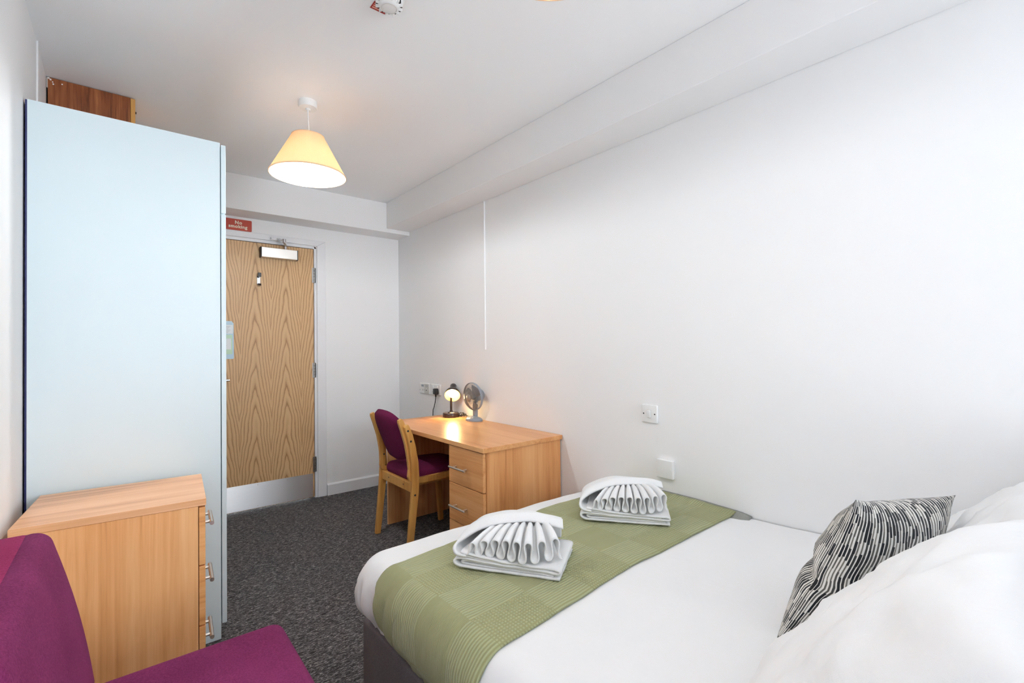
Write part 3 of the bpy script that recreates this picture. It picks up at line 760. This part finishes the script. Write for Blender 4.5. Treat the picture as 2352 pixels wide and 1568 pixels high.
# ------------------------------------------------------------------ pendant lamps
def pendant(label, x, y):
    p = thing('pendant_lamp', label, 'pendant lamp', (x, y, ZC), 0, 'cream cone pendant lamps')
    MB().lathe([(0, 0), (.043, 0), (.043, -.030), (.041, -.033), (.012, -.036), (.010, -.044), (0, -.044)], 32).build('ceiling_rose', M['white'], p, smooth=True)
    MB().tube([(0, 0, -.04), (.001, 0, -.09), (.0035, 0, -.14), (.003, 0, -.19), (.003, 0, -.225)], .0032, 10).build('cord', M['white'], p, smooth=True)
    MB().lathe([(0, -.185), (.014, -.19), (.019, -.20), (.019, -.245), (0, -.245)], 20).build('lamp_holder', M['white'], p, smooth=True)
    sh = MB().lathe([(.074, -.176), (.0755, -.178), (.177, -.368), (.178, -.371)], 56).build('lamp_shade', M['shade'], p, smooth=True, angle=0, solid=.0012)
    MB().lathe([(.0765, -.174), (.0765, -.178), (.074, -.178), (.074, -.174), (.0765, -.174)], 56).build('top_rim', M['shade'], sh, smooth=True)
    MB().lathe([(.1785, -.366), (.1800, -.372), (.176, -.372), (.1765, -.366), (.1785, -.366)], 56).build('bottom_rim', M['shade'], sh, smooth=True)
    MB().lathe([(.0195, -.1765), (.0755, -.1765)], 56).build('top_panel', M['shade'], sh, smooth=True, angle=0)  # added disc over the open shade top, cuts the light on the ceiling
    fr_ = MB()
    for k in range(3): a = 2*pi*k/3+.4; fr_.tube([(.018*cos(a), .018*sin(a), -.205), (.085*cos(a), .085*sin(a), -.196)], .0015, 6)
    fr_.build('shade_ring', M['white'], p)
    MB().lathe([(0, -.245), (.012, -.248), (.016, -.262), (.028, -.29), (.030, -.308), (.026, -.326), (.014, -.338), (0, -.341)], 24).build('bulb', M['bulb'], p, smooth=True)
    l = bpy.data.lights.new('pendant_glow', 'POINT'); l.energy = PENDANT_W[0]; l.color = (.92, .97, 1.0); l.shadow_soft_size = .03
    lo = bpy.data.objects.new('pendant_glow', l); C.objects.link(lo); lo.parent = p; lo.location = (0, 0, -.352)
    return p
pd = pendant('lit cream cone pendant lamp hanging before the oak door', .717, 2.452)
p2 = copy_tree(pd); p2.location = (.712, .700, ZC); 
for ch_ in p2.children:
    if ch_.type == 'LIGHT': ch_.data = ch_.data.copy(); ch_.data.energy = PENDANT_W[1]
p2['label'] = 'cream cone pendant lamp cut off at the top edge above the bed'

# ------------------------------------------------------------------ smoke detector and its tag
sd = thing('smoke_detector', 'white round smoke detector on the ceiling', 'smoke detector', (.722, 1.533, ZC))
MB().lathe([(0, 0), (.052, 0), (.052, -.012), (.048, -.016), (0, -.016)], 36).build('base_plate', M['white'], sd, smooth=True)
MB().lathe([(0, -.016), (.046, -.016), (.045, -.024), (.034, -.042), (.026, -.047), (0, -.047)], 36).build('head', M['white'], sd, smooth=True)
MB().lathe([(.0255, -.0468), (.0265, -.0478), (.0255, -.0480), (.0248, -.0472)], 36).build('cap_ring', M['ivory'], sd, smooth=True)
for k in range(12):
    a = 2*pi*k/12+.1
    m = B(.037, -.0022, -.036, .0452, .0022, -.019).map(lambda x, y, z: (x*cos(a)-y*sin(a), x*sin(a)+y*cos(a), z)).build('vent_slot', M['dark'], sd)
    f_ = B(.034, -.0015, -.041, .047, .0015, -.017).map(lambda x, y, z: (x*cos(a+.26)-y*sin(a+.26), x*sin(a+.26)+y*cos(a+.26), z)).build('vent_fin', M['white'], sd)
tg = thing('ceiling_tag', 'small red printed warning tag beside the smoke detector', 'tag', (.735, 1.59, ZC))
B(.693, 1.555, ZC-.0022, .750, 1.629, ZC-.0002).build('tag_sheet', M['redtag'], tg, world=True)
for k in range(4): B(.697, 1.616-.0105*k, ZC-.0028, .742-.004*k, 1.621-.0105*k, ZC-.0022).build('print_line', M['pink'], tg, world=True)

# ------------------------------------------------------------------ wall plates
def plate(name, label, cat, y0, y1, z0_, z1_, mat, dep=.011):
    t = thing(name, label, cat, (XR, (y0+y1)/2, z0_))
    b = rbox(((0, 0, 0)), (dep/2, (y1-y0)/2, (z1_-z0_)/2), .004, 2, 3).map(lambda x, y, z: (XR-dep/2+x, (y0+y1)/2+y, (z0_+z1_)/2+z)).build('face_plate', mat, t, world=True, smooth=True)
    return t, b
sw, _ = plate('light_switch', 'white single rocker light switch on wall above the bed', 'light switch', 1.288, 1.374, .833, .919, M['white'])
rc = rbox((0, 0, 0), (.004, .009, .0175), .002, 2, 2).map(lambda x, y, z: (XR-.013+x-.06*z, 1.331+y, .876+z)).build('rocker', M['white'], sw, world=True, smooth=True)
B(XR-.0118, 1.3205, .857, XR-.0108, 1.3415, .895).build('rocker_gap', M['ivory'], sw, world=True)
for y in (1.3005, 1.3615): MB().cyl((XR-.0105, y, .876), (XR-.0116, y, .876), .0035, n=12).build('screw', M['dark'], sw, world=True)
bp, _ = plate('blank_plate', 'white square blanking plate on the wall just above the duvet', 'wall plate', 1.205, 1.291, .588, .673, M['white'], .02)
for y in (1.2175, 1.2785):
    MB().lathe([(.0052, 0), (.0052, .0012), (.0038, .0012), (.0038, 0)], 16, (XR-.0195, y, .630), (XR-.0205, y, .630)).build('screw_cap', M['white'], bp, world=True, smooth=True)
    MB().cyl((XR-.0198, y, .630), (XR-.0212, y, .630), .0045, n=14).build('screw_cap', M['white'], bp, world=True)
# socket group beside the desk
ds, _ = plate('data_outlet', 'white twin wall outlet with grey data module nearest the room corner', 'wall outlet', 3.425, 3.585, .822, .908, M['white'])
B(XR-.0135, 3.430, .826, XR-.010, 3.500, .904).build('grey_module', M['ivory'], ds, world=True, bevel=.001)
B(XR-.0145, 3.515, .880, XR-.010, 3.548, .897).build('display', M['grey'], ds, world=True, bevel=.0005)
B(XR-.0155, 3.452, .845, XR-.012, 3.474, .866).build('port', M['white'], ds, world=True, bevel=.0005)
B(XR-.0158, 3.457, .848, XR-.015, 3.470, .858).build('port_mouth', M['dark'], ds, world=True)
for k in range(3): B(XR-.0142, 3.448+k*.012, .883, XR-.013, 3.453+k*.012, .893).build('port_slot', M['grey'], ds, world=True)
for y in (3.508, 3.578): MB().cyl((XR-.0105, y, .852), (XR-.0116, y, .852), .003, n=10).build('screw', M['dark'], ds, world=True)
for y in (3.530,): B(XR-.0125, y-.006, .846, XR-.0105, y+.006, .860).build('port_outline', M['ivory'], ds, world=True)
so, _ = plate('power_socket', 'white double power socket with a black plug beside the desk', 'socket', 3.252, 3.402, .822, .908, M['white'])
for y in (3.362, 3.292):
    rk = rbox((0, 0, 0), (.003, .006, .011), .0015, 1, 2).map(lambda x, y_, z: (XR-.012+x-.08*z, y+y_, .886+z)).build('rocker', M['white'], so, world=True, smooth=True)
B(XR-.0118, 3.360, .862, XR-.0108, 3.364, .870).box(XR-.0118, 3.348, .846, XR-.0108, 3.354, .849).box(XR-.0118, 3.370, .846, XR-.0108, 3.376, .849).build('socket_slot', M['dark'], so, world=True)
pg = thing('power_plug', 'black plug in the socket with its cable hanging behind the desk', 'plug', (XR-.03, 3.292, .82))
rbox((0, 0, 0), (.016, .024, .024), .008, 2, 3).map(lambda x, y, z: (XR-.027+x, 3.292+y*(1-.25*smooth01((z+.0)/.024)), .855+z)).build('plug_body', M['black'], pg, world=True, smooth=True)
MB().cyl((XR-.027, 3.292, .836), (XR-.027, 3.292, .812), .0085, .006, 12).build('strain_relief', M['black'], pg, world=True, smooth=True)
MB().tube([interp([(XR-.027, 3.292, .815), (XR-.026, 3.300, .785), (XR-.022, 3.318, .75), (XR-.016, 3.345, .715), (XR-.014, 3.360, .69), (XR-.012, 3.365, .55), (XR-.03, 3.30, .25)], k/24) for k in range(25)], .0034, 8).build('cable', M['black'], pg, world=True, smooth=True)

# ------------------------------------------------------------------ desk lamp (lit)
la = thing('desk_lamp', 'lit dark brown desk lamp on the far end of the desk', 'desk lamp', (1.862, 2.972, .695))
MB().lathe([(0, 0), (.058, 0), (.060, .004), (.060, .026), (.056, .031), (.050, .032), (0, .030)], 40).build('base', M['brown'], la, smooth=True)
MB().lathe([(0, .0305), (.018, .0305), (.022, .0325), (.018, .0345), (0, .035)], 24, (-.006, -.022, 0)).build('switch_dial', M['steel'], la, smooth=True)
B(-.034, -.024, .030, -.022, -.012, .040).build('switch_button', M['black'], la, bevel=.001)
pole = [(.016, .022, .030), (.016, .022, .06), (.016, .022, .10), (.017, .022, .14), (.020, .024, .175), (.028, .030, .205)]
MB().tube(pole, .0085, 12).lathe([(0, 0), (.012, 0), (.011, .012), (0, .012)], 16, (.016, .022, .030)).build('pole', M['brown'], la, smooth=True)
hc = Vector((.030, .020, .182)); ad = Vector((-.50, -.66, -.56)).normalized()     # opening direction
tip = hc-ad*.070
sh_ = MB().lathe([(0, 0), (.021, .001), (.0235, .006), (.0235, .040), (.026, .048), (.038, .062), (.050, .080), (.056, .098), (.058, .116)], 36, tip, tip+ad).build('lamp_shade', M['brown'], la, smooth=True, angle=0, solid=.0012, offset=-1)
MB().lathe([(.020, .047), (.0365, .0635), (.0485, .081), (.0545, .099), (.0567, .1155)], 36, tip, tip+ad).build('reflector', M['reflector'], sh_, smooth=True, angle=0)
MB().lathe([(0, .048), (.013, .050), (.018, .060), (.030, .082), (.032, .096), (.027, .110), (.014, .119), (0, .121)], 24, tip, tip+ad).build('bulb', M['lampbulb'], la, smooth=True)
l = bpy.data.lights.new('desk_lamp_glow', 'SPOT'); l.energy = DESK_W*4; l.color = (1, .74, .36); l.shadow_soft_size = .03; l.spot_size = R(150); l.spot_blend = .6
lo = bpy.data.objects.new('desk_lamp_glow', l); C.objects.link(lo); lo.parent = la; lo.location = tip+ad*.126
lo.rotation_euler = ad.to_track_quat('-Z', 'Y').to_euler()

# ------------------------------------------------------------------ desk fan (local +x = blowing direction)
fn_ = thing('desk_fan', 'small grey desk fan with round wire cage beside the lit lamp', 'fan', (1.882, 2.706, .695), R(184))
G = M['grey']
def base_pt(a, b):
    th = 2*pi*a; r = [(1, 0), (1.0, .006), (.97, .012), (.80, .020), (.50, .027), (.24, .031), (0, .032)]
    k = interp(r, b); return (.050*k[0]*cos(th), .072*k[0]*sin(th), k[1])
MB().grid(base_pt, 40, 18, True).build('base', G, fn_, smooth=True, angle=0)
for k, y in enumerate((-.020, 0, .020)): rbox((.030, y, .023), (.005, .006, .003), .002, 1, 2).build('button', M['steel'], fn_, smooth=True)
rbox((-.012, 0, .07), (.013, .017, .045), .008, 2, 3).build('neck', G, fn_, smooth=True)
rbox((-.018, 0, .118), (.010, .013, .018), .006, 2, 3).build('bracket', G, fn_, smooth=True)
MB().cyl((-.016, -.018, .122), (-.016, .018, .122), .007, n=14).build('tilt_screw', M['chrome'], fn_, smooth=True)
tl = R(6)
def F3(x, y, z): return (x*cos(tl)+z*sin(tl), y, .168-x*sin(tl)+z*cos(tl))
def lx(prof, nm, mt, parent=fn_, n=40): return MB().lathe([(r, t) for r, t in prof], n).map(lambda x, y, z: F3(z, x, y)).build(nm, mt, parent, smooth=True)
lx([(0, -.078), (.028, -.076), (.037, -.066), (.039, -.030), (.036, -.012), (0, -.010)], 'motor_housing', G)
lx([(.0955, -.004), (.098, .000), (.098, .012), (.0955, .016), (.093, .012), (.093, .0), (.0955, -.004)], 'cage_ring', G)
wf = MB(); wb = MB(); RC_ = .0945
for k in range(60):
    a = 2*pi*k/60; tw_ = .5
    wf.tube([F3(*p) for p in [( .046-.002, (.022)*cos(a), .022*sin(a)), (.043, .05*cos(a+tw_*.3), .05*sin(a+tw_*.3)), (.034, .078*cos(a+tw_*.5), .078*sin(a+tw_*.5)), (.010, RC_*cos(a+tw_*.6), RC_*sin(a+tw_*.6))]], .00085, 4)
for k in range(48):
    a = 2*pi*k/48
    wb.tube([F3(*p) for p in [(-.022, .034*cos(a), .034*sin(a)), (-.022, .07*cos(a), .07*sin(a)), (.002, RC_*cos(a), RC_*sin(a))]], .0009, 4)
for rr_, xx in ((.046, .0436), (.072, .0365)):
    wf.tube([F3(xx, rr_*cos(2*pi*k/40), rr_*sin(2*pi*k/40)) for k in range(41)], .0008, 4)
tag(wf.build('front_grille', sm, fn_), 'front wire grille'); wb.build('rear_grille', sm, fn_)
lx([(0, .052), (.016, .051), (.0225, .047), (.0225, .042), (0, .042)], 'badge_cap', sm)
lx([(0, .030), (.014, .029), (.018, .022), (.018, -.006), (0, -.008)], 'blade_hub', M['blade'])
for k in range(3):
    a0 = 2*pi*k/3+.5
    def bl(a, b):
        r = lerp(.014, .086, b); th = a0+(a-.5)*lerp(1.0, 1.35, b)*(1-.25*b**6)+b*.35
        return F3(.010+(a-.5)*.026, r*cos(th), r*sin(th))
    MB().grid(bl, 10, 10).build('blade', M['blade'], fn_, smooth=True, angle=0, solid=.0015)
loop = []
for k in range(61):
    t_ = k/60; a = 2*pi*3*t_
    loop.append((1.925-.010*sin(a*.5)+.004*cos(a), 2.905+.040*sin(a)*(.7+.3*cos(a/3))-.02*t_, .702+.020*(1+sin(2*a))/2+.004*cos(a)))
cab = [(1.896, 2.74, .72), (1.912, 2.78, .716), (1.925, 2.83, .706)]+loop+[(1.93, 2.95, .700), (1.935, 2.985, .699)]
MB().tube([Vector(p)-Vector((1.882, 2.706, .695)) for p in cab], .0024, 6).map(lambda x, y, z: (x*cos(R(184))+y*sin(R(184)), -x*sin(R(184))+y*cos(R(184)), z)).build('cable', M['black'], fn_, smooth=True)
